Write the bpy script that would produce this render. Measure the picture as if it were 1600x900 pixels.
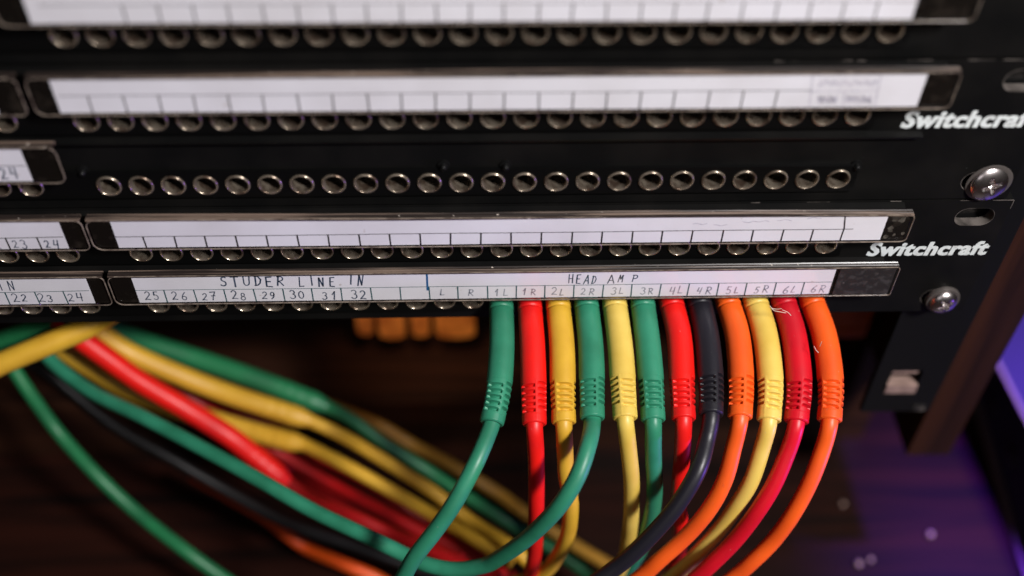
import bpy, math, random
from mathutils import Vector, Matrix, Euler
random.seed(7)
for o in list(bpy.data.objects): bpy.data.objects.remove(o)
sc = bpy.context.scene
COL = sc.collection
S = 0.001                                   # everything below is written in millimetres

# ------------------------------------------------------------------ camera
CAM = Vector((100.409, -207.450, 191.305))
PITCH, YAW, ROLL, FPX = 0.82185, 0.04186, 0.01817, 1691.3
_cy, _sy, _cp, _sp = math.cos(YAW), math.sin(YAW), math.cos(PITCH), math.sin(PITCH)
FW = Vector((_sy*_cp, _cy*_cp, -_sp)); _r = Vector((_cy, -_sy, 0)); _u = _r.cross(FW)
RT = _r*math.cos(ROLL) + _u*math.sin(ROLL); UP = _u*math.cos(ROLL) - _r*math.sin(ROLL)
cd = bpy.data.cameras.new('camera'); cam = bpy.data.objects.new('camera', cd); COL.objects.link(cam)
cd.sensor_width = 36; cd.lens = 36*FPX/1600; cd.clip_start = 0.01; cd.clip_end = 20
cam.matrix_world = Matrix.Translation(CAM*S) @ Matrix((RT, UP, -FW)).transposed().to_4x4()
cd.dof.use_dof = True; cd.dof.focus_distance = 0.291; cd.dof.aperture_fstop = 4.1; cd.dof.aperture_blades = 0
sc.camera = cam

# ------------------------------------------------------------------ world, lamps, exposure
w = bpy.data.worlds.new('World'); sc.world = w; w.use_nodes = True
w.node_tree.nodes['Background'].inputs[0].default_value = (0.55, 0.42, 0.38, 1)
w.node_tree.nodes['Background'].inputs[1].default_value = 0.022
def aim(o, loc, tgt):
    loc, tgt = Vector(loc), Vector(tgt)
    o.location = loc*S; o.rotation_euler = (tgt-loc).to_track_quat('-Z', 'Y').to_euler()
def area(name, loc, tgt, size, watts, color, size_y=None):
    l = bpy.data.lights.new(name, 'AREA'); l.size = size*S; l.energy = watts; l.color = color
    if size_y: l.shape = 'RECTANGLE'; l.size_y = size_y*S
    o = bpy.data.objects.new(name, l); COL.objects.link(o); aim(o, loc, tgt); return o
area('key_lamp', (440, -400, 490), (100, 0, -20), 80, 7.8, (1.0, 0.965, 0.955))
area('front_lamp', (-30, -560, 260), (100, 0, -40), 260, 0.2, (1.0, 0.95, 0.98))
def spot(name, loc, tgt, watts, color, deg, soft=20):
    l = bpy.data.lights.new(name, 'SPOT'); l.energy = watts; l.color = color; l.spot_size = math.radians(deg); l.spot_blend = 1.0; l.shadow_soft_size = soft*S
    o = bpy.data.objects.new(name, l); COL.objects.link(o); aim(o, loc, tgt); return o
spot('violet_lamp', (430, -150, -110), (178, -48, -76), 2.3, (0.30, 0.12, 1.0), 34, 16)
spot('violet_spot', (335, -10, 240), (356, 12, -172), 26.0, (0.22, 0.055, 1.0), 36, 14)
spot('warm_fill', (80, 14, -22), (78, 80, -135), 0.5, (1.0, 0.66, 0.42), 40, 12)  # unseen spot added behind the panel to brighten amber blocks and plank
vs = sc.view_settings; vs.view_transform = 'Standard'; vs.look = 'None'; vs.exposure = 0.0; vs.gamma = 1.0
sc.render.engine = 'CYCLES'
sc.cycles.use_denoising = True; sc.cycles.use_adaptive_sampling = False
sc.cycles.max_bounces = 8; sc.cycles.sample_clamp_indirect = 4.0
sc.cycles.caustics_reflective = False; sc.cycles.caustics_refractive = False

# ------------------------------------------------------------------ pixel -> point on a plane of known depth
def at(px, py, Y):
    d = FW*FPX + RT*(px-800) - UP*(py-450)
    return CAM + d*((Y-CAM.y)/d.y)
def atz(px, py, z):
    d = FW*FPX + RT*(px-800) - UP*(py-450)
    return CAM + d*((z-CAM.z)/d.z)
def proj(P):
    d = P-CAM; return 800+FPX*d.dot(RT)/d.dot(FW), 450-FPX*d.dot(UP)/d.dot(FW)

# ------------------------------------------------------------------ materials
def mat(name, color, rough=0.5, metal=0.0, spec=0.5, bump=None, var=None, speck=None, coat=0.0, streak=False):
    m = bpy.data.materials.new(name); m.use_nodes = True
    nt = m.node_tree; b = nt.nodes['Principled BSDF']; N = nt.nodes.new; L = nt.links.new
    b.inputs['Base Color'].default_value = (*color, 1); b.inputs['Roughness'].default_value = rough
    b.inputs['Metallic'].default_value = metal; b.inputs['Specular IOR Level'].default_value = spec
    b.inputs['Coat Weight'].default_value = coat
    tc = N('ShaderNodeTexCoord'); mp = N('ShaderNodeMapping'); L(tc.outputs['Object'], mp.inputs[0])
    if streak: mp.inputs['Scale'].default_value = (0.03, 1, 1)
    src = None
    if var:                                    # (scale, second colour, low, high)
        n = N('ShaderNodeTexNoise'); n.inputs['Scale'].default_value = var[0]; n.inputs['Detail'].default_value = 6
        L(mp.outputs[0], n.inputs['Vector'])
        r = N('ShaderNodeValToRGB'); r.color_ramp.elements[0].position = var[2]; r.color_ramp.elements[1].position = var[3]
        r.color_ramp.elements[0].color = (*color, 1); r.color_ramp.elements[1].color = (*var[1], 1)
        L(n.outputs['Fac'], r.inputs[0]); src = r.outputs[0]
        rr = N('ShaderNodeMapRange'); rr.inputs['To Min'].default_value = rough*0.8; rr.inputs['To Max'].default_value = min(1, rough*1.35)
        L(n.outputs['Fac'], rr.inputs['Value']); L(rr.outputs[0], b.inputs['Roughness'])
    if speck:                                  # (scale, colour, threshold)
        n = N('ShaderNodeTexNoise'); n.inputs['Scale'].default_value = speck[0]; n.inputs['Detail'].default_value = 2
        L(tc.outputs['Object'], n.inputs['Vector'])
        r = N('ShaderNodeValToRGB'); r.color_ramp.elements[0].position = speck[2]; r.color_ramp.elements[1].position = speck[2]+0.03
        L(n.outputs['Fac'], r.inputs[0])
        mx = N('ShaderNodeMix'); mx.data_type = 'RGBA'; L(r.outputs[0], mx.inputs[0])
        if src: L(src, mx.inputs[6])
        else: mx.inputs[6].default_value = (*color, 1)
        mx.inputs[7].default_value = (*speck[1], 1); src = mx.outputs[2]
    if src: L(src, b.inputs['Base Color'])
    if bump:                                   # (scale, strength, distance in mm)
        n = N('ShaderNodeTexNoise'); n.inputs['Scale'].default_value = bump[0]; n.inputs['Detail'].default_value = 4
        L(mp.outputs[0], n.inputs['Vector'])
        bp = N('ShaderNodeBump'); bp.inputs['Strength'].default_value = bump[1]; bp.inputs['Distance'].default_value = bump[2]*S
        L(n.outputs['Fac'], bp.inputs['Height']); L(bp.outputs[0], b.inputs['Normal'])
    return m
M_PANEL = mat('panel_black', (0.004, 0.004, 0.004), 0.40, spec=.13, bump=(2500, .35, .05), var=(60, (0.007, 0.0065, 0.006), .4, .7), speck=(900, (0.10, 0.11, 0.10), .79))
M_STRIP = mat('strip_black', (0.003, 0.003, 0.003), 0.33, spec=.13, bump=(900, .2, .05), speck=(800, (0.1, 0.09, 0.08), .80))
M_EDGE = mat('worn_edge', (0.24, 0.21, 0.19), 0.45, metal=.5, var=(140, (0.03, 0.027, 0.024), .42, .6))
M_NICKEL = mat('jack_nickel', (0.48, 0.40, 0.31), 0.25, metal=.82, var=(330, (0.16, 0.11, 0.08), .42, .62), bump=(1500, .2, .03))
M_HOLE = mat('jack_dark', (0.02, 0.010, 0.007), 0.6)
M_CHROME = mat('screw_steel', (0.70, 0.64, 0.63), 0.24, metal=1.0, bump=(700, .15, .05), var=(300, (0.45, 0.42, 0.40), .5, .75))
M_WASH = mat('washer_dark', (0.16, 0.14, 0.13), 0.35, metal=.6, bump=(700, .2, .05))
M_PAPER = mat('label_paper', (0.79, 0.80, 0.87), 0.75, spec=.2, bump=(200, .35, .12), var=(45, (0.69, 0.69, 0.74), .42, .75), speck=(260, (0.60, 0.57, 0.58), .74))
M_PRINT = mat('printed_line', (0.012, 0.010, 0.014), 0.6)
M_INK = mat('green_ink', (0.010, 0.085, 0.10), 0.6)
M_PEN = mat('blue_grey_ink', (0.020, 0.045, 0.09), 0.6, var=(900, (0.09, 0.12, 0.19), .45, .65))
M_PENCIL = mat('faint_ink', (0.42, 0.42, 0.52), 0.7, var=(700, (0.6, 0.58, 0.66), .4, .6))
M_PENL = mat('light_ink', (0.15, 0.18, 0.24), 0.7, var=(900, (0.34, 0.35, 0.42), .4, .6))
M_BLUE = mat('blue_marker', (0.012, 0.11, 0.30), 0.5)
M_BEAD = mat('smoky_bead', (0.022, 0.016, 0.014), 0.30, spec=.45, streak=True, var=(600, (0.16, 0.115, 0.09), .50, .60), bump=(900, .5, .12), speck=(700, (0.55, 0.48, 0.42), .72))
M_RIM = mat('clear_rim', (0.22, 0.18, 0.145), 0.2, spec=.8, var=(400, (0.08, 0.06, 0.05), .4, .65))
M_BACK = mat('holder_back', (0.007, 0.006, 0.005), 0.25, spec=.3, bump=(500, .3, .05), var=(260, (0.026, 0.021, 0.017), .52, .72))
M_SCUFF = mat('holder_scuffed', (0.020, 0.018, 0.018), 0.45, streak=False, bump=(900, .3, .05), var=(500, (0.045, 0.042, 0.042), .5, .62), speck=(450, (0.14, 0.13, 0.13), .70))
M_RESIDUE = mat('glue_residue', (0.10, 0.09, 0.075), 0.6, bump=(900, .5, .1), var=(600, (0.03, 0.026, 0.02), .4, .6))
M_WHITE = mat('logo_white', (0.66, 0.70, 0.70), 0.5, bump=(1500, .2, .03), var=(500, (0.50, 0.52, 0.52), .5, .7))
M_RAIL = mat('rail_black', (0.005, 0.005, 0.005), 0.42, spec=.18, bump=(600, .2, .05), speck=(500, (0.1, 0.09, 0.08), .78))
M_ZINC = mat('cage_zinc', (0.58, 0.40, 0.34), 0.4, metal=.5, var=(200, (0.3, 0.2, 0.17), .4, .7))
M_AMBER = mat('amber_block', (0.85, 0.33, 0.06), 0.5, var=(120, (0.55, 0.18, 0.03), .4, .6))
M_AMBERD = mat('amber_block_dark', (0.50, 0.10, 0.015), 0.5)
M_LINT = mat('lint', (0.6, 0.5, 0.4), 0.8)
def wood(name, c1, c2, rough, scale=(2.2, 30, 30), bumpd=.2):
    m = bpy.data.materials.new(name); m.use_nodes = True
    nt = m.node_tree; b = nt.nodes['Principled BSDF']; N = nt.nodes.new; L = nt.links.new
    tc = N('ShaderNodeTexCoord'); mp = N('ShaderNodeMapping'); mp.inputs['Scale'].default_value = scale; L(tc.outputs['Object'], mp.inputs[0])
    n = N('ShaderNodeTexNoise'); n.inputs['Scale'].default_value = 4; n.inputs['Detail'].default_value = 8; n.inputs['Distortion'].default_value = .6; L(mp.outputs[0], n.inputs['Vector'])
    r = N('ShaderNodeValToRGB'); r.color_ramp.elements[0].position = .35; r.color_ramp.elements[1].position = .68
    r.color_ramp.elements[0].color = (*c1, 1); r.color_ramp.elements[1].color = (*c2, 1); L(n.outputs['Fac'], r.inputs[0]); L(r.outputs[0], b.inputs['Base Color'])
    b.inputs['Roughness'].default_value = rough; b.inputs['Specular IOR Level'].default_value = .25
    bp = N('ShaderNodeBump'); bp.inputs['Strength'].default_value = .4; bp.inputs['Distance'].default_value = bumpd*S; L(n.outputs['Fac'], bp.inputs['Height']); L(bp.outputs[0], b.inputs['Normal'])
    return m
M_DESK = wood('desk_wood', (0.003, 0.0010, 0.0006), (0.024, 0.0052, 0.0026), 0.5)
M_BOARD = wood('board_wood', (0.012, 0.0038, 0.0016), (0.034, 0.0105, 0.004), 0.55, (30, 30, 2.2))
M_PLANK = wood('plank_wood', (0.010, 0.0036, 0.002), (0.042, 0.0145, 0.007), 0.5)
M_CASE = mat('case_violet', (0.034, 0.026, 0.082), 0.5, bump=(200, .3, .2))
M_TRIM = mat('case_trim', (0.22, 0.16, 0.18), 0.5)
M_FOOT = mat('case_foot', (0.01, 0.01, 0.012), 0.6)
def vinyl(name, c, c2=None):
    c2 = c2 or tuple(x*.72 for x in c)
    return mat(name, c, 0.40, spec=.42, var=(75, c2, .38, .72), bump=(1500, .3, .06), speck=(1100, tuple(min(1, x*.6+.16) for x in c), .76))
VIN = {
 'green': vinyl('vinyl_green', (0.030, 0.230, 0.132), (0.016, 0.150, 0.080)),
 'deep green': vinyl('vinyl_deep_green', (0.016, 0.17, 0.060), (0.010, 0.11, 0.04)),
 'crimson': vinyl('vinyl_crimson', (0.62, 0.005, 0.016), (0.46, 0.003, 0.012)),
 'dim black': vinyl('vinyl_dim_black', (0.007, 0.006, 0.007), (0.005, 0.005, 0.005)),
 'shaded red': vinyl('vinyl_shaded_red', (0.34, 0.006, 0.007), (0.22, 0.004, 0.006)),  # red vinyl with the bundle's shade put into the colour
 'red': vinyl('vinyl_red', (0.80, 0.010, 0.006), (0.60, 0.006, 0.008)),
 'yellow': vinyl('vinyl_yellow', (0.66, 0.385, 0.035), (0.52, 0.28, 0.02)),
 'pale yellow': vinyl('vinyl_pale_yellow', (0.73, 0.52, 0.11), (0.62, 0.41, 0.06)),
 'orange': vinyl('vinyl_orange', (0.82, 0.105, 0.010), (0.72, 0.075, 0.008)),
 'black': vinyl('vinyl_black', (0.012, 0.011, 0.016), (0.008, 0.007, 0.010)),
 'brown': vinyl('vinyl_brown', (0.42, 0.22, 0.03), (0.30, 0.14, 0.02)),
}
def pane_mat():
    m = bpy.data.materials.new('clear_pane'); m.use_nodes = True; nt = m.node_tree; nt.nodes.clear(); N = nt.nodes.new; L = nt.links.new
    out = N('ShaderNodeOutputMaterial'); mx = N('ShaderNodeMixShader'); t = N('ShaderNodeBsdfTransparent'); g = N('ShaderNodeBsdfGlossy')
    t.inputs[0].default_value = (0.97, 0.955, 0.95, 1); g.inputs['Roughness'].default_value = .12
    lw = N('ShaderNodeLayerWeight'); lw.inputs['Blend'].default_value = .5
    pw = N('ShaderNodeMath'); pw.operation = 'POWER'; pw.inputs[1].default_value = 4; L(lw.outputs['Facing'], pw.inputs[0])
    f = N('ShaderNodeMath'); f.operation = 'MULTIPLY_ADD'; f.inputs[1].default_value = .8; f.inputs[2].default_value = .04; L(pw.outputs[0], f.inputs[0])
    no = N('ShaderNodeTexNoise'); no.inputs['Scale'].default_value = 350; tc = N('ShaderNodeTexCoord'); L(tc.outputs['Object'], no.inputs['Vector'])
    bp = N('ShaderNodeBump'); bp.inputs['Strength'].default_value = .25; bp.inputs['Distance'].default_value = .05*S; L(no.outputs[0], bp.inputs['Height']); L(bp.outputs[0], g.inputs['Normal'])
    L(f.outputs[0], mx.inputs[0]); L(t.outputs[0], mx.inputs[1]); L(g.outputs[0], mx.inputs[2]); L(mx.outputs[0], out.inputs[0]); return m
M_PANE = pane_mat()

# ------------------------------------------------------------------ mesh helpers
def thing(name, label, cat, loc=(0, 0, 0), group=None, kind=None):
    o = bpy.data.objects.new(name, None); o.empty_display_size = .01; COL.objects.link(o); o.location = Vector(loc)*S
    o['label'] = label; o['category'] = cat
    if group: o['group'] = group
    if kind: o['kind'] = kind
    return o
def root_of(o):
    v = Vector((0, 0, 0))
    while o is not None: v += o.location; o = o.parent
    return v
class G:
    def __init__(s): s.v = []; s.f = []
    def deform(s, f):
        if f:
            for v in s.v: v.z += f(v.x, v.z)
        return s
    def add(s, vs, fs):
        b = len(s.v); s.v += [Vector(x) for x in vs]; s.f += [tuple(i+b for i in f) for f in fs]; return b
    def box(s, x0, x1, y0, y1, z0, z1):
        s.add([(x0,y0,z0),(x1,y0,z0),(x1,y1,z0),(x0,y1,z0),(x0,y0,z1),(x1,y0,z1),(x1,y1,z1),(x0,y1,z1)],
              [(0,3,2,1),(4,5,6,7),(0,1,5,4),(1,2,6,5),(2,3,7,6),(3,0,4,7)])
    def rect(s, x0, x1, z0, z1, y):         # facing -Y
        if x1-x0 > 1e-6 and z1-z0 > 1e-6: s.add([(x0,y,z0),(x1,y,z0),(x1,y,z1),(x0,y,z1)], [(0,1,2,3)])
    def cell(s, cx, cz, hx, hz, y, hole, n=28):   # rectangle with a hole; hole(angle) -> radius
        ang = [2*math.pi*i/n for i in range(n)] + [math.atan2(a*hz, b*hx) % (2*math.pi) for a in (1, -1) for b in (1, -1)]
        ang = sorted(set(round(a, 6) for a in ang)); m = len(ang); vs = []
        for a in ang:
            c, d = math.cos(a), math.sin(a); k = min(hx/abs(c) if abs(c) > 1e-9 else 1e9, hz/abs(d) if abs(d) > 1e-9 else 1e9)
            r = hole(a); vs += [(cx+c*k, y, cz+d*k), (cx+c*r, y, cz+d*r)]
        s.add(vs, [(2*i, 2*((i+1) % m), 2*((i+1) % m)+1, 2*i+1) for i in range(m)])
        return ang
    def prism(s, prof, x0, x1, n=1, warp=None):   # closed profile [(y,z)] along X
        k = len(prof); vs = []
        for i in range(n+1):
            x = x0+(x1-x0)*i/n; dz = warp(x) if warp else 0
            vs += [(x, y, z+dz) for y, z in prof]
        fs = [(i*k+j, i*k+(j+1) % k, (i+1)*k+(j+1) % k, (i+1)*k+j) for i in range(n) for j in range(k)]
        fs += [tuple(range(k))[::-1], tuple(n*k+j for j in range(k))]; s.add(vs, fs)
    def tube(s, pts, rad, seg=10, closed=False, caps=True):
        pts = [Vector(p) for p in pts]; n = len(pts); R = rad if callable(rad) else (lambda i, a: rad)
        T = []
        for i in range(n):
            a = pts[i-1] if (i > 0 or closed) else pts[i]; b = pts[(i+1) % n] if (i < n-1 or closed) else pts[i]
            T.append((b-a).normalized())
        ref = Vector((1, 0, 0)) if abs(T[0].x) < .9 else Vector((0, 0, 1))
        nrm = (ref - T[0]*ref.dot(T[0])).normalized(); vs = []
        for i in range(n):
            nrm = (nrm - T[i]*nrm.dot(T[i])).normalized(); bi = T[i].cross(nrm)
            for j in range(seg):
                a = 2*math.pi*j/seg; vs.append(pts[i] + (nrm*math.cos(a)+bi*math.sin(a))*R(i, a))
        m = n if closed else n-1
        fs = [(i*seg+j, i*seg+(j+1) % seg, ((i+1) % n)*seg+(j+1) % seg, ((i+1) % n)*seg+j) for i in range(m) for j in range(seg)]
        if caps and not closed: fs += [tuple(range(seg))[::-1], tuple((n-1)*seg+j for j in range(seg))]
        s.add(vs, fs)
    def lathe(s, prof, c, ax, seg=24, capend=True):   # prof [(r, h)] along axis ax from c
        c = Vector(c); ax = Vector(ax).normalized(); ref = Vector((1, 0, 0)) if abs(ax.x) < .9 else Vector((0, 0, 1))
        u = (ref-ax*ref.dot(ax)).normalized(); v = ax.cross(u); vs = []
        for r, h in prof:
            for j in range(seg):
                a = 2*math.pi*j/seg; vs.append(c+ax*h+(u*math.cos(a)+v*math.sin(a))*r)
        k = len(prof); fs = [(i*seg+j, i*seg+(j+1) % seg, (i+1)*seg+(j+1) % seg, (i+1)*seg+j) for i in range(k-1) for j in range(seg)]
        if capend: fs.append(tuple((k-1)*seg+j for j in range(seg)))
        s.add(vs, fs)
    def ribbon(s, pts, w, y):               # flat stroke on plane Y=y (XZ points)
        n = len(pts)
        if n < 2: return
        vs = []
        for i in range(n):
            a = pts[max(0, i-1)]; b = pts[min(n-1, i+1)]; d = Vector((b[0]-a[0], b[1]-a[1]))
            d = d.normalized() if d.length > 1e-9 else Vector((1, 0)); nx, nz = -d.y*w/2, d.x*w/2
            x, z = pts[i]; 
            if i == 0: x -= d.x*w*.3; z -= d.y*w*.3
            if i == n-1: x += d.x*w*.3; z += d.y*w*.3
            vs += [(x+nx, y, z+nz), (x-nx, y, z-nz)]
        s.add(vs, [(2*i, 2*i+1, 2*i+3, 2*i+2) for i in range(n-1)])
    def mesh(s, name, smooth=None):
        me = bpy.data.meshes.new(name); me.from_pydata([v*S for v in s.v], [], s.f); me.validate(); me.update()
        if smooth is not None:
            me.polygons.foreach_set('use_smooth', [True]*len(me.polygons))
            me.set_sharp_from_angle(angle=math.radians(smooth))
        return me
    def build(s, name, m, parent, smooth=None, local=False):
        me = s.mesh(name, smooth); me.materials.append(m)
        o = bpy.data.objects.new(name, me); COL.objects.link(o)
        if parent is not None:
            o.parent = parent
            if not local: o.location = -root_of(parent)
        return o
def catmull(P, step=1.0):
    P = [Vector(p) for p in P]; Q = [P[0]*2-P[1]] + P + [P[-1]*2-P[-2]]; out = []
    for i in range(1, len(Q)-2):
        p0, p1, p2, p3 = Q[i-1:i+3]; n = max(2, int((p2-p1).length/step))
        for k in range(n):
            t = k/n; out.append(.5*((2*p1)+(p2-p0)*t+(2*p0-5*p1+4*p2-p3)*t*t+(3*p1-p0-3*p2+p3)*t**3))
    out.append(P[-1].copy()); return out
def resample(P, n):
    L = [0]
    for a, b in zip(P, P[1:]): L.append(L[-1]+(b-a).length)
    out = []; j = 0
    for i in range(n):
        d = L[-1]*i/(n-1)
        while j < len(L)-2 and L[j+1] < d: j += 1
        t = (d-L[j])/max(1e-9, L[j+1]-L[j]); out.append(P[j].lerp(P[j+1], min(1, t)))
    return out, L[-1]

# ------------------------------------------------------------------ handwriting (stroke letters, 0..1 box)
def arc(cx, cy, rx, ry, a0, a1, n=9): return [(cx+rx*math.cos(math.radians(a0+(a1-a0)*i/n)), cy+ry*math.sin(math.radians(a0+(a1-a0)*i/n))) for i in range(n+1)]
GLY = {
 '0': [arc(.35,.5,.33,.48,90,450,14)], '1': [[(.12,.62),(.42,1),(.34,0)]],
 '2': [arc(.33,.72,.27,.27,160,-30,7)+[(.42,.42),(.05,.03),(.3,.08),(.68,.02)]],
 '3': [arc(.3,.75,.27,.23,150,-80,7)+arc(.3,.26,.32,.27,80,-150,8)],
 '4': [[(.15,1),(.05,.42),(.62,.45)],[(.6,1),(.5,0)]],
 '5': [[(.62,.98),(.2,.98),(.14,.55)]+arc(.3,.3,.3,.3,100,-140,8)],
 '6': [[(.55,.98),(.2,.62),(.06,.3)]+arc(.34,.24,.27,.24,180,500,11)],
 '7': [[(.05,.92),(.65,.95),(.35,.4),(.25,0)],[(.15,.48),(.6,.5)]],
 '8': [arc(.35,.74,.22,.24,-60,250,9)+arc(.35,.25,.3,.25,110,-250,11)+[(.5,.55)]],
 '9': [arc(.3,.7,.24,.26,0,350,10)+[(.54,.72),(.5,.3),(.2,.0)]],
 'A': [[(0,0),(.4,1),(.72,0)],[(.12,.36),(.62,.36)]], 'D': [[(.08,1),(.1,0)],[(-.05,.98),(.35,.96),(.62,.62),(.55,.25),(.3,.02),(.0,.0)]],
 'E': [[(.58,.97),(.1,.95),(.08,.05),(.6,.0)],[(.08,.52),(.48,.52)]], 'H': [[(.05,1),(.08,0)],[(.6,1),(.62,0)],[(.08,.5),(.62,.52)]],
 'I': [[(.3,1),(.28,0)]], 'L': [[(.22,1),(.08,.04),(.6,.06)]], 'M': [[(.02,0),(.14,.98),(.32,.4),(.56,.95),(.6,0)]],
 'N': [[(.04,0),(.12,1),(.55,.05),(.66,1)]], 'P': [[(.1,1),(.08,0)],[(.0,.96)]+arc(.28,.72,.3,.26,80,-90,7)+[(.1,.44)]],
 'R': [[(.12,.98),(.06,0)],[(.0,.96)]+arc(.3,.74,.3,.24,80,-90,7)+[(.12,.48),(.35,.35),(.68,.0)]],
 'S': [arc(.38,.76,.26,.23,40,230,7)+arc(.28,.27,.3,.26,60,-150,8)], 'T': [[(.0,.97),(.72,.99)],[(.36,.98),(.33,0)]],
 'U': [[(.04,1),(.06,.4)]+arc(.34,.3,.28,.3,180,360,7)+[(.66,1)]],
}
def split_corners(pts):
    out = [[pts[0]]]
    for i in range(1, len(pts)-1):
        out[-1].append(pts[i]); a, b, c = Vector(pts[i-1]), Vector(pts[i]), Vector(pts[i+1])
        if (b-a).length > 1e-6 and (c-b).length > 1e-6 and (b-a).angle(c-b) > .75: out.append([pts[i]])
    out[-1].append(pts[-1]); return out
def smooth2(pts, k=4):
    if len(pts) < 4: 
        out = []
        for a, b in zip(pts, pts[1:]): out += [(a[0]+(b[0]-a[0])*t/3, a[1]+(b[1]-a[1])*t/3) for t in range(3)]
        return out+[pts[-1]]
    return pts
def write(g, text, px0, px1, py0, py1, y, wd=.28, seed=0):
    """text between pixel columns px0..px1, rows py0 (top) to py1 (foot), laid on the paper plane"""
    rnd = random.Random(seed); a = at(px0, py1, y); b = at(px1, py1, y); t = at((px0+px1)/2, py0, y); mid = at((px0+px1)/2, py1, y)
    H = t.z-mid.z; n = len(text); adv = (b.x-a.x)/n
    for i, ch in enumerate(text):
        if ch == ' ': continue
        jx, jz, js = rnd.uniform(-.07, .07), rnd.uniform(-.09, .09), rnd.uniform(.84, 1.08)
        ox = a.x+adv*i; oz = a.z+(b.z-a.z)*i/n+jz*H; sl = rnd.uniform(-.05, .3)
        for st in [q for p in GLY[ch] for q in split_corners(p)]:
            P = [(ox+(px*js*.98+jx+.12)*adv*.92+py*sl*H*.4, oz+py*H*js) for px, py in smooth2(st)]
            g.ribbon(P, wd*rnd.uniform(.85, 1.15), y)

# ------------------------------------------------------------------ patch panels
U = 44.45; P_ = 8.029; X1 = 194.334; ROWA, ROWB = 15.37, 35.95
RI = 2.62; RO = 3.08
def circ(r): return lambda a: r
jg = G()
prof = [(RO+.1, 0.0), (RO, -.32), (RO-.15, -.42), (RI+.1, -.42), (RI, -.30), (RI-.05, .6), (RI-.08, 9)]
jg.lathe(prof, (0, -1.0, 0), (0, 1, 0), 26, capend=False)
JACK = jg.mesh('jack', 40); JACK.materials.append(M_NICKEL)
hg = G(); hg.lathe([(RI-.05, 0), (.2, .1)], (0, 7.0, 0), (0, 1, 0), 20); HOLE = hg.mesh('contact', 40); HOLE.materials.append(M_HOLE)
def stadium(L, R):                              # radius of a stadium slot, half length L, half height R
    def f(a):
        c, s = abs(math.cos(a)), abs(math.sin(a)); e = L-R
        if s*e <= c*R*1.0 or s < 1e-6:          # may meet the round end
            b = e*c; D = b*b-(e*e-R*R); r = b+math.sqrt(max(D, 0))
            if r*c >= e-1e-6: return r
        return R/s
    return f
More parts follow.
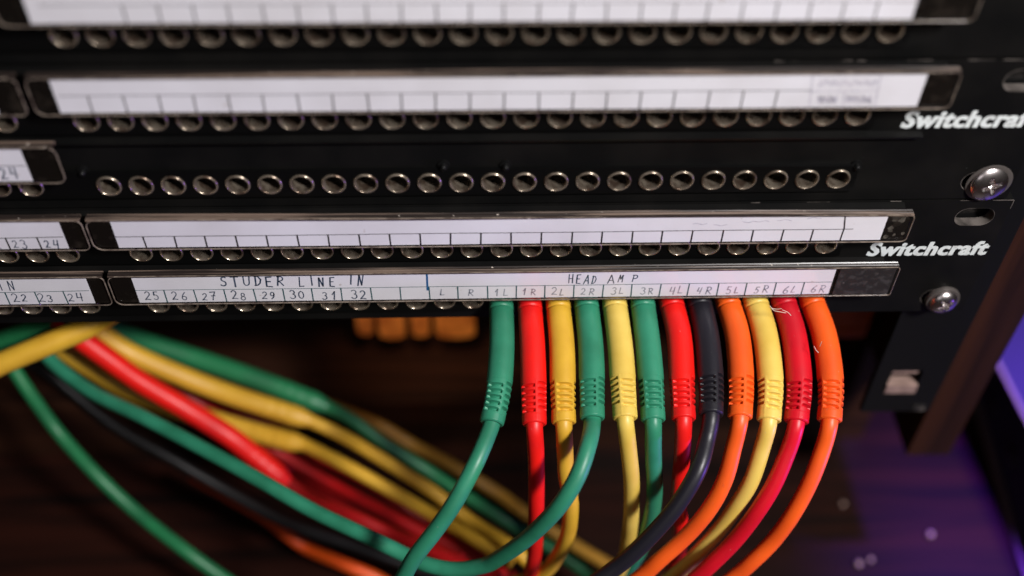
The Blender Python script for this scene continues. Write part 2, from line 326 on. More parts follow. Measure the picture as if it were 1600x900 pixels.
def panel(i, dx, label, rows):
    T = i*U; t = thing('patchbay', label, 'patch panel', (dx, 0, T-U), 'patch bay panels stacked in the rack')
    fp = G(); x0, x1 = -241.3+dx, 241.3+dx; zt, zb = T-.35, T-U+.35
    lo, hi = -54.0+dx, X1+P_*.5+dx+.6
    # strips of jack cells
    zr = [T-ROWA, T-ROWB]; cut = zt
    ear = 232.6+dx; ex0, ex1 = ear-8.7, ear+8.7
    for z in zr:
        fp.rect(x0, ex0, z+4.3, cut, 0); fp.rect(x0, lo, z-4.3, z+4.3, 0); fp.rect(hi, ex0, z-4.3, z+4.3, 0); cut = z-4.3
    fp.rect(x0, ex0, zb, cut, 0)
    hole = stadium(5.2, 3.1); zz = [T-6.35, T-38.1]
    for z in zz: fp.cell(ear, z, 8.7, 5.4, 0, hole, 40)
    fp.rect(ex0, ex1, zz[0]+5.4, zt, 0); fp.rect(ex0, ex1, zz[1]+5.4, zz[0]-5.4, 0); fp.rect(ex0, ex1, zb, zz[1]-5.4, 0)
    fp.add([(x0,0,zt),(x1,0,zt),(x1,3,zt),(x0,3,zt)], [(0,1,2,3)]); fp.add([(x0,0,zb),(x1,0,zb),(x1,3,zb),(x0,3,zb)], [(3,2,1,0)])
    fp.add([(x1,0,zb),(x1,0,zt),(x1,3,zt),(x1,3,zb)], [(3,2,1,0)])
    fp.add([(x0,3,zb),(x1,3,zb),(x1,3,zt),(x0,3,zt)], [(3,2,1,0)]) if False else None
    fp.build('face_plate', M_PANEL, t)
    for z in zz:
        g = G(); n = 40; vs = []
        for k in range(n):
            a = 2*math.pi*k/n; r = hole(a); vs += [(ear+r*math.cos(a), -.03, z+r*math.sin(a)), (ear+(r)*math.cos(a), 3, z+(r)*math.sin(a)), (ear+(r+.14)*math.cos(a), -.03, z+(r+.14)*math.sin(a))]
        fs = []
        for k in range(n): a, b = 3*k, 3*((k+1) % n); fs += [(a, b, b+1, a+1), (a+2, b+2, b, a)]
        g.add(vs, fs); g.build('mounting_slot', M_EDGE, t, 50)
    # worn bright arris along the top edge at the ear
    g = G(); rn = random.Random(i+3); x = x1-70
    while x < x1:
        l = rn.uniform(1, 7); 
        if rn.random() < .6: g.box(x, min(x+l, x1), -.05, .05, zt-.12, zt+.03)
        x += l+rn.uniform(.3, 3)
    g.box(x1-.12, x1+.03, -.05, .1, zt-3.2, zt); g.build('worn_edge', M_EDGE, t)
    for ri, z in enumerate(zr):
        if ri not in rows: continue
        sg = G(); 
        xs = [X1+dx-(23-k)*P_ for k in range(24)] + [-(X1-23*P_)+dx-(23-k)*P_ for k in range(18, 24)]
        yf = -1.0
        for x in xs: sg.cell(x, z, P_/2, 4.3, yf, circ(RO-.1), 24)
        a, b = -(X1-23*P_)+dx+P_/2, X1-23*P_+dx-P_/2
        sg.rect(a, b, z-4.3, z+4.3, yf); sg.rect(X1+dx+P_/2, hi, z-4.3, z+4.3, yf); sg.rect(lo, xs[24]-P_/2, z-4.3, z+4.3, yf)
        sg.add([(lo,yf,z+4.3),(hi,yf,z+4.3),(hi,0,z+4.3),(lo,0,z+4.3)], [(0,1,2,3)]); sg.add([(lo,yf,z-4.3),(hi,yf,z-4.3),(hi,0,z-4.3),(lo,0,z-4.3)], [(3,2,1,0)])
        sg.add([(hi,yf,z-4.3),(hi,0,z-4.3),(hi,0,z+4.3),(hi,yf,z+4.3)], [(0,1,2,3)])
        sg.build('jack_strip', M_STRIP, t)
        for x in xs:
            j = bpy.data.objects.new('jack', JACK); COL.objects.link(j); j.parent = t; j.location = Vector((x, 0, z))*S-root_of(t)
            j.rotation_euler = (0, random.uniform(0, 6.28), 0)
            h = bpy.data.objects.new('contact', HOLE); COL.objects.link(h); h.parent = j
        # ledge that carries the label holder
        lg = G(); lg.prism([(0, z+13.2), (-1.6, z+13.4), (-1.9, z+14.2), (0, z+14.7)], lo, 212+dx); lg.build('holder_ledge', M_PANEL, t)
    return t
def outline(x0, x1, z0, z1, cl, cr, n=5):
    P = []
    def c(cx, cz, r, a0, a1): return [(cx+r*math.cos(math.radians(a0+(a1-a0)*i/n)), cz+r*math.sin(math.radians(a0+(a1-a0)*i/n))) for i in range(n+1)]
    P += c(x0+cl, z0+cl*.5, cl*.5, 180, 270) if False else c(x0+cl, z0+cl, cl, 180, 270)
    P += c(x1-cr, z0+cr, cr, 270, 360); P += c(x1-cr, z1-cr, cr, 0, 90); P += c(x0+cl, z1-cl, cl, 90, 180); return P
def holder(t, xa, xb, zr, paper, Y=-6.0, bead=True, back=M_BACK, bow=0.0, cl=1.2, cr=1.2, sag=None, df=None):
    """swing-up label holder: back tray, paper strip, clear window, thick top bead. zr is the jack row it covers"""
    z0, z1 = zr+5.6, zr+16.7
    g = G(); g.box(xa+.4, xb-.4, Y+.5, Y+1.1, z0+.3, z1); hb = g.deform(df).build('label_holder', back, t)
    loc = hb
    # top bead, ridged
    prof = [(Y+2.3, z1-.2), (Y+2.1, z1+.25), (Y+1.75, z1+.4), (Y+1.5, z1+.2), (Y+1.2, z1+.42), (Y+.8, z1+.46), (Y+.5, z1+.25), (Y+.2, z1+.28), (Y-.2, z1+.1), (Y-.25, z1-.2), (Y+.3, z1-.35), (Y+2.2, z1-.4)]
    g = G(); g.prism(prof, xa+.3, xb-.3, 60, sag); g.deform(df).build('top_bead', M_BEAD, loc, 28).location = (0, 0, 0)
    # window and its rim
    O = outline(xa, xb, z0, z1, cl, cr)
    g = G(); g.add([(x, Y-.15, z) for x, z in O], [tuple(range(len(O)))]); g.deform(df).build('window', M_PANE, loc).location = (0, 0, 0)
    g = G(); g.tube([(x, Y-.05, z) for x, z in O], .2, 6, closed=True); g.deform(df).build('window_rim', M_RIM, loc, 60).location = (0, 0, 0)
    # paper
    p0, p1 = paper; pz0, pz1 = zr+6.0, zr+16.4; n = 80
    g = G(); vs = []
    for i in range(n+1):
        x = p0+(p1-p0)*i/n; s_ = sag(x)*.6 if sag else 0; w_ = .05*math.sin(x*.11+zr)
        vs += [(x, Y+.3, pz0+.04*math.sin(x*.07)), (x, Y+.3+w_*.5, pz1+s_)]
    g.add(vs, [(2*i, 2*i+2, 2*i+3, 2*i+1) for i in range(n)]); g.deform(df).build('label_paper', M_PAPER, loc, 60).location = (0, 0, 0)
    return loc
def lab(g, name, m, h): g.build(name, m, h).location = (0, 0, 0)
YP = -5.73                                   # ink lies just in front of the paper
def gridlines(h, a, b, n, zr, wl=.22, wt=.38, m=M_PRINT, top=None, left=None, extra=(), df=None):
    """a, b: pixels where the first and last tick leave the rule; n intervals"""
    A, B = at(*a, YP), at(*b, YP); g = G(); L = at(*left, YP) if left else A
    R = B
    zf = zr+6.1
    zz = lambda x: A.z+(B.z-A.z)*(x-A.x)/(B.x-A.x)
    pts = [(L.x+(extra_end(B, extra)-L.x)*i/60, 0) for i in range(61)]
    g.ribbon([(x, zz(x)+.05*math.sin(x*.09)) for x, _ in pts], wl, YP)
    for i in range(n+1):
        x = A.x+(B.x-A.x)*i/n + random.uniform(-.12, .12); g.ribbon([(x, zz(x)), (x+random.uniform(-.12, .12), zf+(df(x, zf) if df else 0))], wt, YP-.005)
    lab(g, 'grid_lines', m, h)
def extra_end(B, extra): return extra[0] if extra else B.x

pC = panel(0, 0.0, 'lowest black patch panel, with twelve coloured plugs in its bottom row', (0, 1))
pB = panel(1, -2.33, 'middle black patch panel with a row of open jacks missing its label holder', (0, 1))
pA = panel(2, -.85, 'topmost blurred black patch panel cut by the top edge of the photo', (0, 1))
def df4(x, z):
    u_ = (x-5)/200; t_ = (z+ROWA-6)/10.4; return (.65*(1-u_)+.4*u_)*(1-t_)+(.1*(1-u_)-.9*u_)*t_
def df2(x, z): return -.75*(z-(U-ROWA)-6)/10.4
def sag4(x): return -.28*math.exp(-((x-62)/38)**2)+.12*math.sin(x*.05)
# bottom row (plugs)
zr = -ROWB
h = holder(pC, .6, 214.5, zr, (6.9, 197.2), cl=2.2, cr=.8)
g = G(); g.box(198.2, 213.6, -6.12, -5.6, zr+6.0, zr+16.2); g.build('scuffed_end', M_SCUFF, h).location = (0, 0, 0)
gridlines(h, (256.5, 453.5), (1257.4, 441), 22, zr, .2, .34, M_INK, left=(212, 454), extra=(197.0,))
g = G(); a, b = at(667, 429, YP), at(668, 453, YP); g.ribbon([(a.x, a.z), (b.x, b.z)], .55, YP-.01); lab(g, 'blue_mark', M_BLUE, h)
g = G(); write(g, 'STUDER', 344, 449, 432, 447, YP, .42, 3); write(g, 'LINE', 466, 528, 431, 447, YP, .38, 4); write(g, 'IN', 543, 570, 428, 445, YP, .38, 5)
write(g, 'HEAD', 886, 934, 429, 443, YP, .33, 6); write(g, 'A', 948, 963, 429, 442, YP, .33, 7); write(g, 'M', 964, 978, 429, 442, YP, .33, 8); write(g, 'P', 985, 1001, 428, 440, YP, .34, 9)
lab(g, 'handwriting', M_PEN, h)
g = G()
for i, (s_, x) in enumerate([('25', 239), ('26', 283), ('27', 328), ('28', 375), ('29', 422), ('30', 467), ('31', 516), ('32', 562)]):
    write(g, s_, x-14, x+14, 456.5-i*.3, 469-i*.3, YP, .33, 20+i)
lab(g, 'cell_numbers', M_PEN, h)
g = G()
for i, (s_, x) in enumerate([('L', 693), ('R', 737), ('1L', 784), ('1R', 828), ('2L', 873), ('2R', 919), ('3L', 965), ('3R', 1012), ('4L', 1057), ('4R', 1100), ('5L', 1145), ('5R', 1189), ('6L', 1233), ('6R', 1277)]):
    hw = 7 if len(s_) == 1 else 13
    write(g, s_, x-hw, x+hw, 451-i*.35, 462-i*.35, YP, .30, 40+i)
lab(g, 'cell_letters', M_PENL, h)
h = holder(pC, -60, -.4, zr, (-58, -5.1), cl=1, cr=1.6)
gridlines(h, (8, 457), (98, 455), 2, zr, .2, .34, M_INK, left=(-60, 458), extra=(-5.6,))
g = G(); write(g, 'IN', -2, 29, 438, 454, YP, .32, 61)
for i, (s_, x) in enumerate([('22', 34), ('23', 75), ('24', 121)]): write(g, s_, x-15, x+14, 459, 471, YP, .3, 62+i)
lab(g, 'handwriting', M_PEN, h)
# upper row of the lowest panel
zr = -ROWA
h = holder(pC, .4, 213.0, zr, (6.6, 206.2), cl=2.6, cr=1.6, sag=sag4, df=df4)
gridlines(h, (223, 370), (1271, 358.5), 22, zr, .22, .42, M_PRINT, left=(176, 370), extra=(198.0,), df=df4)
g = G(); a, b, c = at(1321, 334, YP), at(1319, 357, YP), at(1312, 377, YP); g.ribbon([(a.x, a.z), (b.x, b.z), (c.x, c.z)], .4, YP-.01); lab(g, 'end_line', M_PRINT, h)
g = G()
for k, (x, y) in enumerate([(1083, 350), (1115, 352), (1160, 347), (1180, 346), (1215, 344), (1262, 341), (1360, 337)]):
    a = at(x, y, YP); g.ribbon([(a.x+j*.9, a.z+.25*math.sin(j*1.7+k)) for j in range(5)], .22, YP)
lab(g, 'pencil_smudge', M_PENCIL, h)
g = G()
for k in range(16):
    cx, cz = random.uniform(207.4, 212), random.uniform(zr+6.6, zr+16); r = random.uniform(.3, 1.1)
    O = [(cx+r*random.uniform(.5, 1)*math.cos(a*.785), cz+r*random.uniform(.5, 1)*math.sin(a*.785)) for a in range(8)]
    g.add([(x, -5.54-k*.004, z) for x, z in O], [tuple(range(8))])
g.build('glue_residue', M_RESIDUE, h).location = (0, 0, 0)
h = holder(pC, -60, -.6, zr, (-58, -6.2), cl=1, cr=1.8, df=df4)
gridlines(h, (8, 372), (57, 371), 1, zr, .22, .42, M_PRINT, left=(-60, 373), extra=(-6.6,), df=df4)
g = G()
for i, (s_, x) in enumerate([('22', -9), ('23', 34), ('24', 84)]): write(g, s_, x-13, x+14, 375, 388, YP, .3, 82+i)
lab(g, 'cell_numbers', M_PEN, h)
# middle panel, lower row: only the left holder is left
zr = U-ROWB
h = holder(pB, -62, -.2, zr, (-60, -8.3), cl=1, cr=2.2)
gridlines(h, (-40, 259), (-15, 259), 1, zr, .2, .3, M_PRINT, left=(-60, 259), extra=(-8.6,))
g = G(); write(g, '24', 2, 33, 262, 279, YP, .36, 91); lab(g, 'cell_numbers', M_PEN, h)
for x, y in ((693, 257), (790, 257), (1338, 257), (130, 266)):
    P = at(x, y, 0); g = G(); g.lathe([(1.5, 0), (1.5, -.5), (.9, -.55), (.8, -1.6), (.5, -1.9)], (P.x, 0, P.z), (0, 1, 0), 16); g.build('clip_pin', M_RAIL, pB, 40)
# middle panel, upper row
zr = U-ROWA
h = holder(pB, -1.0, 211, zr, (4.3, 203.3), cl=2.2, cr=1.6, df=df2)
gridlines(h, (136.7, 150), (1215.2, 141.7), 20, zr, .2, .34, M_PRINT, left=(90, 150), extra=(at(1268, 141, YP).x,))
g = G()
for P in ([(1270, 116), (1264, 168)], [(1377, 116), (1366, 168)], [(1320, 143), (1316, 168)], [(1268, 117), (1377, 116)], [(1266, 143), (1371, 142)]):
    Q = [at(*p, YP) for p in P]; g.ribbon([(q.x, q.z) for q in Q], .3, YP)
rn = random.Random(5)
for (xa, xb, ya, yb) in ((1280, 1370, 121, 138), (1278, 1308, 147, 164), (1322, 1362, 145, 165)):
    for k in range(3):
        Q = [at(xa+(xb-xa)*j/16+rn.uniform(-2, 2), (ya+yb)/2+(yb-ya)*.42*math.sin(j*2.2+k)*rn.uniform(.5, 1), YP) for j in range(17)]
        g.ribbon([(q.x, q.z) for q in Q], .28, YP-.004*k)
lab(g, 'scribbled_box', M_PENCIL, h)
holder(pB, -62, -3.0, zr, (-60, -9.6), cl=1, cr=1.6, df=df2)
# top panel, lower row
zr = 2*U-ROWB
h = holder(pA, -1.5, 209, zr, (5.0, 195.3), cl=2, cr=1.6)
gridlines(h, (572, 6), (1374, 2), 15, zr, .2, .34, M_PRINT, left=(60, 9), extra=(196.9,))
A, B = at(572, 6, YP), at(1374, 2, YP); g = G()
for k in range(1, 8): x = A.x-(B.x-A.x)/15*k; g.ribbon([(x, A.z), (x, zr+6.1)], .34, YP-.005)
lab(g, 'tick_marks', M_PRINT, h)
holder(pA, -62, -4.0, zr, (-60, -11), cl=1, cr=1.6)
# logos
def logo(parent, P, width, height):
    cu = bpy.data.curves.new('logo', 'FONT'); cu.body = 'Switchcraft'; cu.offset = .020; cu.shear = .13; cu.space_character = 1.07; cu.resolution_u = 3
    o = bpy.data.objects.new('logo_tmp', cu); COL.objects.link(o); dg = bpy.context.evaluated_depsgraph_get(); dg.update()
    me = bpy.data.meshes.new_from_object(o.evaluated_get(dg)); bpy.data.objects.remove(o)
    V = [v.co.copy() for v in me.vertices]; F = [tuple(p.vertices) for p in me.polygons]
    xs = [v.x for v in V]; ys = [v.y for v in V]; x0, x1, y0, y1 = min(xs), max(xs), min(ys), max(ys)
    g = G()                                     # heavy lettering: the print is built up of offset passes
    for k, (ox, oy) in enumerate([(0, 0), (-.5, -.1), (.5, .1), (-.25, .16), (.25, -.16), (-.38, .1), (.38, -.1)]):
        g.add([(P.x+.3+(v.x-x0)/(x1-x0)*(width-.7)+ox*.44, -.02-k*.002, P.z+(v.y-y0)/(y1-y0)*height+oy*.75) for v in V], F)
    g.build('logo_lettering', M_WHITE, parent)
logo(pC, Vector((at(1352, 400, 0).x, 0, at(1352, 400, 0).z)), 34.0, 5.2)
logo(pB, Vector((at(1405, 200, 0).x, 0, at(1405, 200, 0).z)), 34.0, 5.2)
g = G(); q = at(1543, 383, 0); g.box(q.x-.2, q.x+.25, -.03, .02, q.z-.25, q.z+.25); g.build('trade_mark', M_WHITE, pC)

# ------------------------------------------------------------------ screws
def screw(P, R, hgt, label, washer, tilt, turn):
    t = thing('rack_screw', label, 'screw', (P.x, 0, P.z), 'screws fixing the panels to the rail')
    ax = Vector((tilt[0], -1, tilt[1])).normalized(); g = G()
    # domed head as a height field with a cross recess
    c = Vector((P.x, -washer, P.z)); ref = Vector((1, 0, 0)); u_ = (ref-ax*ref.dot(ax)).normalized(); v_ = ax.cross(u_)
    nr, ns = 22, 64; vs = []; fs = []
    for i in range(nr+1):
        r = R*i/nr
        for j in range(ns):
            a = 2*math.pi*j/ns; x, y = r*math.cos(a), r*math.sin(a); hh = hgt*math.sqrt(max(0, 1-(r/R)**2*.94))
            ca, sa = math.cos(turn), math.sin(turn); X, Y = x*ca+y*sa, -x*sa+y*ca
            d = 0
            for p, q in ((abs(X), abs(Y)), (abs(Y), abs(X))):
                wd = .62*(1-p/(R*.52)*.35)
                if p < R*.52 and q < wd: d = max(d, 1.7*(1-p/(R*.56)))
            vs.append(c+u_*x+v_*y+ax*(hh-d))
    fs = [(i*ns+j, i*ns+(j+1) % ns, (i+1)*ns+(j+1) % ns, (i+1)*ns+j) for i in range(nr) for j in range(ns)]
    g.add(vs, fs)
    rim = [c+u_*R*math.cos(2*math.pi*j/ns)+v_*R*math.sin(2*math.pi*j/ns) for j in range(ns)]
    g.add([p+ax*hgt*.245 for p in rim]+[p*1 for p in rim], [(j, (j+1) % ns, ns+(j+1) % ns, ns+j) for j in range(ns)])
    g.build('screw_head', M_CHROME, t, 45)
    g = G(); g.lathe([(R+.9, 0), (R+.95, washer*.6), (R+.7, washer), (R*.9, washer*1.02), (R*.6, washer*.7)], (P.x, -.02, P.z), (0, -1, 0), 40); g.build('washer', M_WASH, t, 40)
screw(Vector((233.6, 0, -38.6)), 4.0, 2.3, 'small domed steel screw at the lower right corner of the lowest panel', 1.3, (0.05, .1), .6)
screw(Vector((232.3, 0, 5.9)), 5.05, 2.1, 'large domed steel screw at the right ear above the seam between two panels', .3, (0.1, .15), .3)

# ------------------------------------------------------------------ patch cables
RH, RC = 3.42, 2.3
def boot(t, P0, P3s, color, phase=0.0):
    """handle + strain relief swept along the given axis points"""
    m = VIN[color]; axis = catmull(P3s, .5); rs, L = resample(axis, 170)
    cut = 0.68
    n1 = int(170*cut)
    def r_handle(i, a):
        s = L*i/169
        r = RH + .16*min(1, s/(L*cut))
        if s < 1.2: r -= .10
        if 3.2 < s < 3.9: r -= .22*math.sin((s-3.2)/.7*math.pi)
        if 2.4 < s < 3.2: r += .05
        return r
    A = rs[:n1+1]
    g = G(); g.tube(A, r_handle, 40); g.build('plug_handle', m, t, 50)
    # strain relief: fine grid with recessed slots
    Bp, Lb = resample(rs[n1:], 130); n_s = 5; s0, s1 = .05*Lb, .76*Lb; pit = (s1-s0)/n_s
    def r_relief(i, a):
        s = Lb*i/129; base = RH+.16-.28*s/Lb
        if s > Lb*.97: base -= .35*(s-Lb*.97)/(Lb*.03)
        ang = (a+phase) % (2*math.pi); q = int(ang//(math.pi/2)); la = ang-q*math.pi/2
        off = pit*.5 if q % 2 else 0
        d = 0
        e = s-s0-off
        if 0 <= e and s < s1+off*.2 :
            ph = (e/pit) % 1.0
            if ph < .56 and int(e//pit) < n_s:
                ws = math.sin(ph/.56*math.pi)**.5
                m0, m1 = .13, math.pi/2-.13
                if m0 < la < m1:
                    we = min(1, min(la-m0, m1-la)/.09); d = 1.05*ws*we
        if la < .07 or la > math.pi/2-.07: base += .06
        if s < s1+pit*.3 : base -= .06
        return base-d
    g = G(); g.tube(Bp, r_relief, 88); g.build('strain_relief', m, t, 42)
    return rs[-1], (rs[-1]-rs[-6]).normalized()
def spline_cable(t, pts, color, rad=RC, name='cable_jacket'):
    C_ = catmull(pts, 1.6); g = G(); g.tube(C_, rad, 18); return g.build(name, VIN[color], t, 60)
def yinterp(px, ys):
    L = [0]
    for a, b in zip(px, px[1:]): L.append(L[-1]+math.hypot(b[0]-a[0], b[1]-a[1]))
    out = []; n = len(ys)-1
    for l in L:
        u_ = l/L[-1]*n; i = min(n-1, int(u_)); f = u_-i; f = f*f*(3-2*f)*.4+f*.6; out.append(ys[i]+(ys[i+1]-ys[i])*f)
    return out
GRP = 'patch cables plugged into the bottom row'
def front(k, color, label, axis, cab, ys, phase):
    X = X1-(23-k)*P_; root = Vector((X, -1.0, -ROWB))
    t = thing('patch_cable', label, 'patch cable', (X, -1, -ROWB), GRP)
    YE = -37.0; E = at(*axis[-1], YE); pts = [root]
    for px, py in axis[:-1]:
        lo_, hi_ = -1.0, YE
        f = lambda y: at(px, py, y).z - (root.z+(E.z-root.z)*(abs(y+1)/36.0)**1.25)
        for _ in range(40):
            md = (lo_+hi_)/2
            if (f(lo_) < 0) != (f(md) < 0): hi_ = md
            else: lo_ = md
        pts.append(at(px, py, (lo_+hi_)/2))
    pts.append(E)
    pts = [root+Vector((0, 0, 0))] + pts[1:]
    end, d = boot(t, root, pts, color, phase)
    Y = yinterp(cab, ys); cp = [end-d*2.5, end+d*1.0]+[at(px, py, y) for (px, py), y in zip(cab[1:], Y[1:])]
    spline_cable(t, cp, color)
    g = G(); g.lathe([(2.2, 0), (2.2, 8)], root, (0, 1, 0), 16); g.build('plug_sleeve', M_NICKEL, t, 40)
Yf = [-37, -46, -52, -56, -60]; Yb = [-37, -42, -44, -42, -40]; YF = [-37, -50, -58, -62, -66]
Y2R = None
front(12, 'green', 'green patch cable leftmost of the twelve, in the socket marked 1L, curving down left', [(784, 540), (779, 610), (768, 662)],
      [(768, 662), (744, 722), (711, 784), (680, 829), (649, 869), (631, 900), (600, 955)], YF, .5)
front(13, 'red', 'bright red patch cable second from left, in the socket marked 1R, hanging straight', [(832, 540), (834, 610), (835, 664)],
      [(835, 664), (838, 720), (838, 790), (836, 857), (829, 900), (818, 950)], Yb, .2)
front(14, 'yellow', 'yellow patch cable in the socket marked 2L, hanging behind a green one', [(878, 540), (879.5, 610), (881, 662)],
      [(881, 662), (883, 710), (885, 745), (892, 787), (888, 832), (874, 864), (846, 897), (790, 915)], Yb, .9)
def g2r():
    cab = [(925.5, 655), (920, 692), (902, 745), (871, 794), (825, 840), (780, 872), (755, 884), (711, 890), (667, 882), (631, 866), (578, 840), (489, 798), (400, 747), (311, 698), (222, 651), (147, 614), (89, 572), (62, 540), (45, 500)]
    ys = [-37, -46, -54, -58, -58, -57, -56, -54, -51, -47, -42, -32, -21, -9, 3, 14, 24, 30, 34]
    return cab, ys
cab, ysl = g2r()
_yi = yinterp
def yinterp(px, ys): return ys if len(ys) == len(px) else _yi(px, ys)
front(15, 'green', 'green patch cable in the socket marked 2R, looping far across to the upper left', [(923, 540), (925, 610), (925.5, 655)], cab, ysl, .35)
front(16, 'pale yellow', 'yellow patch cable in the socket marked 3L, hanging straight to the black one', [(969, 540), (974, 610), (977, 655)],
      [(977, 655), (983, 710), (987, 755), (986, 808), (981, 850), (974, 880), (950, 930)], Yb, 1.15)
front(17, 'green', 'green patch cable in the socket marked 3R, short of the black one crossing it', [(1012.6, 540), (1018, 610), (1020.6, 658)],
      [(1020.6, 658), (1021, 710), (1023, 755), (1021, 790), (1014, 822), (1000, 860), (960, 920)], Yb, .85)
front(18, 'red', 'red patch cable in the socket marked 4L, left of the black one', [(1061, 525), (1065.7, 600), (1068, 656)],
      [(1068, 656), (1066, 710), (1062, 755), (1060, 787), (1063, 822), (1058, 870), (1035, 930)], Yb, .55)
front(19, 'black', 'black patch cable in the socket marked 4R, the only black one of the twelve', [(1104, 525), (1111, 600), (1111, 649)],
      [(1111, 649), (1105, 685), (1091, 734), (1060, 787), (1025, 829), (990, 864), (955, 892), (900, 930)], YF, .3)
front(20, 'orange', 'orange patch cable in the socket marked 5L, between the black and a yellow one', [(1152, 525), (1158, 600), (1156, 653)],
      [(1156, 653), (1147, 696), (1133, 748), (1109, 794), (1074, 836), (1032, 874), (1004, 899), (950, 940)], Yf, .1)
front(21, 'pale yellow', 'yellow patch cable in the socket marked 5R, between two orange-red ones', [(1195.7, 525), (1204, 600), (1201, 658)],
      [(1201, 658), (1193, 692), (1175, 748), (1151, 790), (1123, 829), (1095, 860), (1067, 888), (1035, 915)], [-37, -44, -47, -49, -50], .95)
front(22, 'crimson', 'deep red patch cable in the socket marked 6L, second from right', [(1240.5, 525), (1248.7, 600), (1244, 660)],
      [(1244, 660), (1233, 700), (1210, 755), (1182, 801), (1147, 846), (1112, 881), (1091, 900), (1040, 945)], Yf, .0)
front(23, 'orange', 'orange patch cable rightmost of the twelve, in the socket marked 6R', [(1288, 525), (1298, 600), (1296, 658)],
      [(1296, 658), (1286, 700), (1266, 752), (1238, 804), (1207, 846), (1175, 878), (1147, 902), (1090, 945)], Yf, .6)

GR2 = 'loose patch cables bundled inside the rack'
def bundle(color, label, path, ys, nh, r=RC, handle=True, ccolor=None, dy=0):
    """path: pixels; the first nh of them carry the thick plug handle"""
    Y = [y+dy for y in yinterp(path, ys)]; pts = [at(px, py, y) for (px, py), y in zip(path, Y)]
    t = thing('patch_cable', label, 'patch cable', tuple(pts[0]), GR2)
    if nh:
        hp = catmull(pts[:nh], 1.2); g = G(); n = len(hp)
        def rr(i, a):
            f = i/(n-1); 
            e = max(0, (f-.95)/.05); return RH+.2-(RH-RC)*e*e*(3-2*e)-(.1*math.sin(i*1.9) if .82 < f < .95 else 0)
        g.tube(hp, rr, 28); g.build('plug_handle', VIN[color], t, 50)
        spline_cable(t, [hp[-4]]+pts[nh-1:], ccolor or color, r)
    else: spline_cable(t, pts, ccolor or color, r)
YL = [42, 30, 20, 2, -14]
bundle('deep green', 'upper green loose cable with a thick plug, highest of the bundle', [(110, 488), (169, 513), (231, 536), (311, 562), (387, 588), (444, 609), (511, 636), (547, 654), (600, 692), (667, 735), (711, 764), (778, 806), (830, 838), (895, 880), (960, 930)], [48, 40, 30, 14, -6, -24], 7, dy=4)
bundle('yellow', 'yellow loose cable with a thick plug just under the upper green one', [(100, 486), (147, 514), (191, 545), (249, 573), (333, 607), (400, 630), (484, 657), (533, 680), (578, 706), (667, 762), (738, 816), (796, 853), (850, 900)], [40, 33, 24, 2, -28], 7)
bundle('yellow', 'yellow loose cable with a thick plug passing behind the bright red one', [(60, 500), (92, 538), (133, 568), (200, 607), (267, 636), (338, 658), (400, 676), (476, 695), (540, 727), (622, 773), (676, 804), (729, 835), (800, 880)], [42, 32, 22, 0, -28], 8, dy=2)
bundle('red', 'bright red loose cable whose thick plug crosses over the yellow one', [(90, 495), (124, 527), (178, 567), (222, 598), (289, 638), (356, 680), (400, 714), (449, 754), (489, 780), (556, 808), (622, 838), (700, 872), (780, 905)], [36, 28, 16, -8, -32], 8, dy=-4, ccolor='shaded red')
bundle('shaded red', 'shaded red loose cable between the two yellow plugs', [(110, 492), (150, 535), (200, 572), (284, 612), (356, 640), (430, 672), (500, 714), (560, 748), (620, 784), (680, 820), (745, 860), (820, 920)], [46, 38, 28, 4, -28], 6, dy=8)
bundle('shaded red', 'shaded red loose cable lying just beneath the bright red plug', [(150, 545), (210, 580), (290, 622), (350, 662), (400, 699), (458, 737), (530, 776), (600, 813), (650, 838), (720, 875)], [44, 34, 24, 2, -28], 6, dy=4)
bundle('shaded red', 'shaded red loose cable in the middle of the three red ones near the crossing', [(400, 685), (462, 724), (530, 763), (600, 800), (655, 829), (720, 862), (790, 900)], [18, 8, -10, -22, -34], 0, r=2.3, dy=9)
bundle('dim black', 'black loose cable hanging below the long green one', [(40, 560), (84, 593), (178, 666), (267, 717), (356, 768), (444, 815), (540, 849), (600, 870), (700, 905)], [34, 22, 8, -10, -24], 0, r=2.25, dy=5)
bundle('orange', 'orange loose cable seen at the bottom edge under the black one', [(300, 742), (356, 775), (410, 806), (445, 832), (480, 857), (533, 880), (587, 903), (640, 935)], [24, 14, 2, -10, -16], 0, dy=6)
bundle('deep green', 'single green loose cable sweeping alone down the left side', [(-10, 530), (18, 571), (44, 611), (89, 673), (147, 738), (213, 800), (289, 860), (345, 900), (420, 950)], [34, 22, 4, -14, -28], 0)
bundle('yellow', 'yellow loose cable crossing up to the panel at the far left', [(-40, 590), (0, 569), (67, 541), (133, 513), (190, 478)], [10, 14, 20, 28], 5, dy=-2)
bundle('deep green', 'green loose cable behind the crossing yellow one at the top left', [(-40, 556), (0, 536), (44, 519), (90, 506), (140, 480)], [28, 30, 34], 5)
bundle('brown', 'dull mustard loose cable emerging behind the bundle on its right', [(470, 618), (530, 640), (591, 664), (644, 695), (711, 731), (778, 771), (818, 800), (895, 850), (948, 881), (1010, 915)], [50, 38, 22, 0, -20], 0, dy=12)

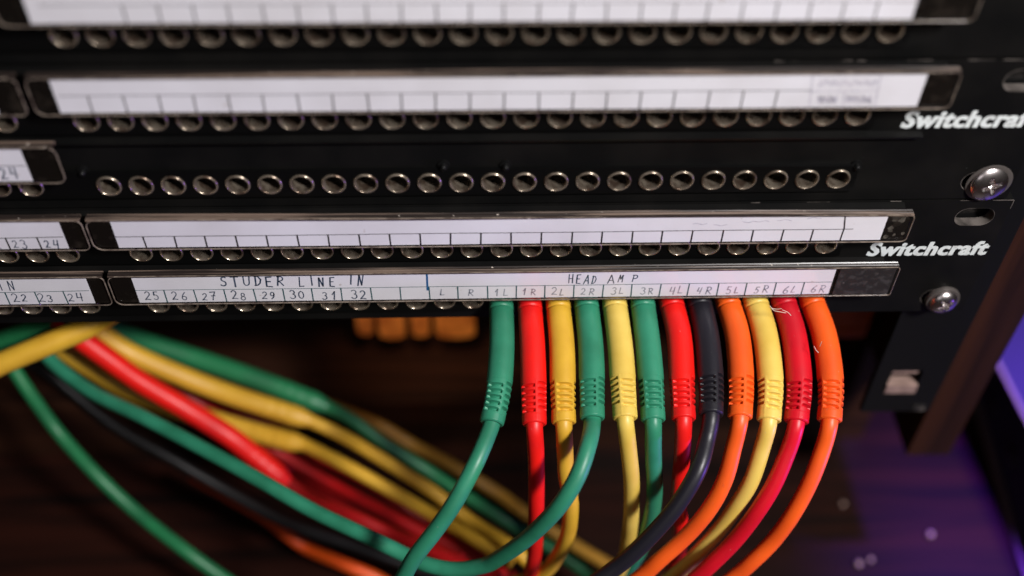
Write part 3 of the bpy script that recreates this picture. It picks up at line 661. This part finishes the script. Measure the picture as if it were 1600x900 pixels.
# ------------------------------------------------------------------ rail, cabinet, desk
ZD = at(1400, 690, 62).z
t = thing('rack_rail', 'black steel rack rail hanging below the right end of the lowest panel', 'rack rail', (237, 4, -100))
g = G(); g.rect(226, 247.5, -72, 90, 4); g.rect(226, 247.5, -99, -91, 4)
g.rect(226, 231, -91, -72, 4); g.rect(241, 247.5, -91, -72, 4); g.rect(231, 241, -77.5, -72, 4); g.rect(231, 241, -91, -88.5, 4)
g.box(247.5, 249, 4, 34, -99, 90); g.add([(226,4,-99),(226,6,-99),(226,6,90),(226,4,90)], [(0,1,2,3)]); g.add([(226,4,-99),(247.5,4,-99),(247.5,6,-99),(226,6,-99)], [(0,1,2,3)])
g.build('rail_flange', M_RAIL, t)
g = G(); g.box(231, 241, 3.4, 7.5, -88.4, -84.4); g.build('cage_nut', M_ZINC, t); g = G(); g.box(231.5, 240, 5, 8, -80, -77.6); g.build('nut_tab', M_ZINC, t)
g = G(); g.box(243, 247, 3.7, 3.95, -98.6, -95.5); g.build('bare_metal_edge', M_EDGE, t)
t = thing('rack_cabinet', 'dark wooden rack cabinet with a side board and a bottom plank', 'cabinet', (100, 100, -158))
g = G(); g.box(253, 268.5, 10, 330, -134, 130); g.build('side_board', M_BOARD, t)
g = G(); g.box(254, 267, 64, 325, ZD+.2, -134.3); g.build('plinth', M_PLANK, t)
g = G(); g.box(-290, 252.8, 62, 330, ZD+.3, at(1400, 618, 62).z); g.build('bottom_plank', M_PLANK, t)
g = G(); g.box(-290, 252.8, 318, 330, -140, 130); g.build('back_board', M_BOARD, t)
t = thing('terminal_strip', 'blurred amber blocks in a row seen under the lowest panel', 'terminal strip', (75, 48, -80))
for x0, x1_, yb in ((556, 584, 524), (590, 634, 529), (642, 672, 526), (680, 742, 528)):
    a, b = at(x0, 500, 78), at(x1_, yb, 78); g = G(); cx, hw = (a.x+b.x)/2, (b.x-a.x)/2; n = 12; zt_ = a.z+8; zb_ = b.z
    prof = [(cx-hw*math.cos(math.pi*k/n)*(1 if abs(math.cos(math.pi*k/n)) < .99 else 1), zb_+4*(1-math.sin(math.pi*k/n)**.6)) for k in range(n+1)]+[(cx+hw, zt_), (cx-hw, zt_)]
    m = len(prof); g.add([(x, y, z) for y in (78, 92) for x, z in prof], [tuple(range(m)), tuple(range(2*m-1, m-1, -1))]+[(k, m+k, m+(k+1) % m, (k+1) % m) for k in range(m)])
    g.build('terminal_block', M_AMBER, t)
g = G(); g.box(30, 115, 84, 88, at(640, 500, 84).z+3, at(640, 500, 84).z+14); g.build('carrier_rail', M_BACK, t)
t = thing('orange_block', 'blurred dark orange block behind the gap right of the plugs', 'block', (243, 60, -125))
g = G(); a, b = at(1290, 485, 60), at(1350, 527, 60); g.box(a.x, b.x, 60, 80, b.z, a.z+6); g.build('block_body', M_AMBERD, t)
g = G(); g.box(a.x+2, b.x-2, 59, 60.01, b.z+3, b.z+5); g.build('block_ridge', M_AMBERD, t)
g = G(); g.add([(-900, -700, ZD), (1100, -700, ZD), (1100, 700, ZD), (-900, 700, ZD)], [(0, 1, 2, 3)]); o = g.build('desk_surface', M_DESK, None); o['kind'] = 'structure'; o['label'] = 'dark reddish wooden desk surface under the rack'
# violet case right of the cabinet
P0 = atz(1530, 640, ZD); P1 = atz(1604, 900, ZD); D = (P1-P0).normalized(); Rv = Vector((-D.y, D.x, 0))
if Rv.x < 0: Rv = -Rv
hz = 4.0
while proj(P0+Vector((0, 0, hz)))[1] > 578 and hz < 150: hz += .5
t = thing('equipment_case', 'violet lit equipment case at the right edge beside the cabinet', 'case', tuple(P0))
T0 = atz(1562, 578, P0.z+44); T1 = atz(1596, 645, P0.z+44); D2 = (T1-T0).normalized(); R2 = Vector((-D2.y, D2.x, 0))
if R2.x < 0: R2 = -R2
def prismoid(g, O0, d0, r0, O1, d1, r1, s0, s1, w0, w1):
    vs = [O+d*a+r*b for O, d, r in ((O0, d0, r0), (O1, d1, r1)) for a, b in ((s0, w0), (s1, w0), (s1, w1), (s0, w1))]
    g.add(vs, [(0,3,2,1),(4,5,6,7),(0,1,5,4),(1,2,6,5),(2,3,7,6),(3,0,4,7)])
zv = Vector((0, 0, 1))
g = G(); prismoid(g, P0+zv*.5, D, Rv, T0, D2, R2, -110, 170, 0, 150); g.build('case_body', M_CASE, t)
g = G(); prismoid(g, P0+zv*.3, D, Rv, P0+zv*3, D, Rv, -110, 171, -2.4, -.1); g.build('base_trim', M_TRIM, t)
g = G(); prismoid(g, T0-zv*.2, D2, R2, T0+zv*.9, D2, R2, -110, 170, -.6, 1.2); g.build('top_trim', M_TRIM, t)
for s_ in (8, 34):
    g = G(); c = (P0+D*s_).lerp(T0+D2*s_, .45); ax = (D.cross(T0-P0)).normalized(); ax = ax if ax.x < 0 else -ax
    g.lathe([(5, 0), (5, 1.5), (3.5, 2.2), (2, 2.4)], c, ax, 20); g.build('case_knob', M_FOOT, t, 40)
# made-up tiny screws, added to stand in for glint spots on the desk
for (px, py, r, lb) in ((1452, 838, 1.6, 'made-up screw giving a bright glint on the violet lit desk near the case'), (1316, 790, 1.3, 'made-up screw giving a dim glint on the dark desk nearest the orange cable'),
                        (1340, 884, 1.7, 'made-up glint screw at the bottom edge, left one of a pair'), (1359, 877, 1.4, 'made-up glint screw at the bottom edge, right one of a pair')):
    c = atz(px, py, ZD); t = thing('glint_screw', lb, 'made-up glint', tuple(c), 'made-up screws giving glints on the desk'); g = G()
    r *= .8; g.lathe([(r*.45, 0), (r*.45, r*1.2), (r, r*1.3), (r, r*1.6), (r*.7, r*2.0), (r*.2, r*2.15)], c, (0, 0, 1), 16); g.build('screw_head', M_ZINC, t, 50)
# lint on the plugs
def lint(label, strokes, y):
    t = thing('lint_fibre', label, 'lint', tuple(at(*strokes[0][0], y)))
    for st in strokes:
        g = G(); g.tube(catmull([at(px, py, y-.3*i) for i, (px, py) in enumerate(st)], .3), .095, 5); g.build('fibre', M_LINT, t, 60)
lint('pale tuft of lint caught between the yellow and deep red plugs', [[(1203, 478), (1209, 485), (1218, 487), (1228, 489)], [(1206, 482), (1214, 483), (1221, 482)], [(1222, 484), (1231, 488), (1236, 493)]], -13.5)
lint('two tiny white fibres stuck on the rightmost orange plug', [[(1272, 541), (1275, 547), (1279, 551)], [(1281, 541), (1284, 534)]], -22.0)
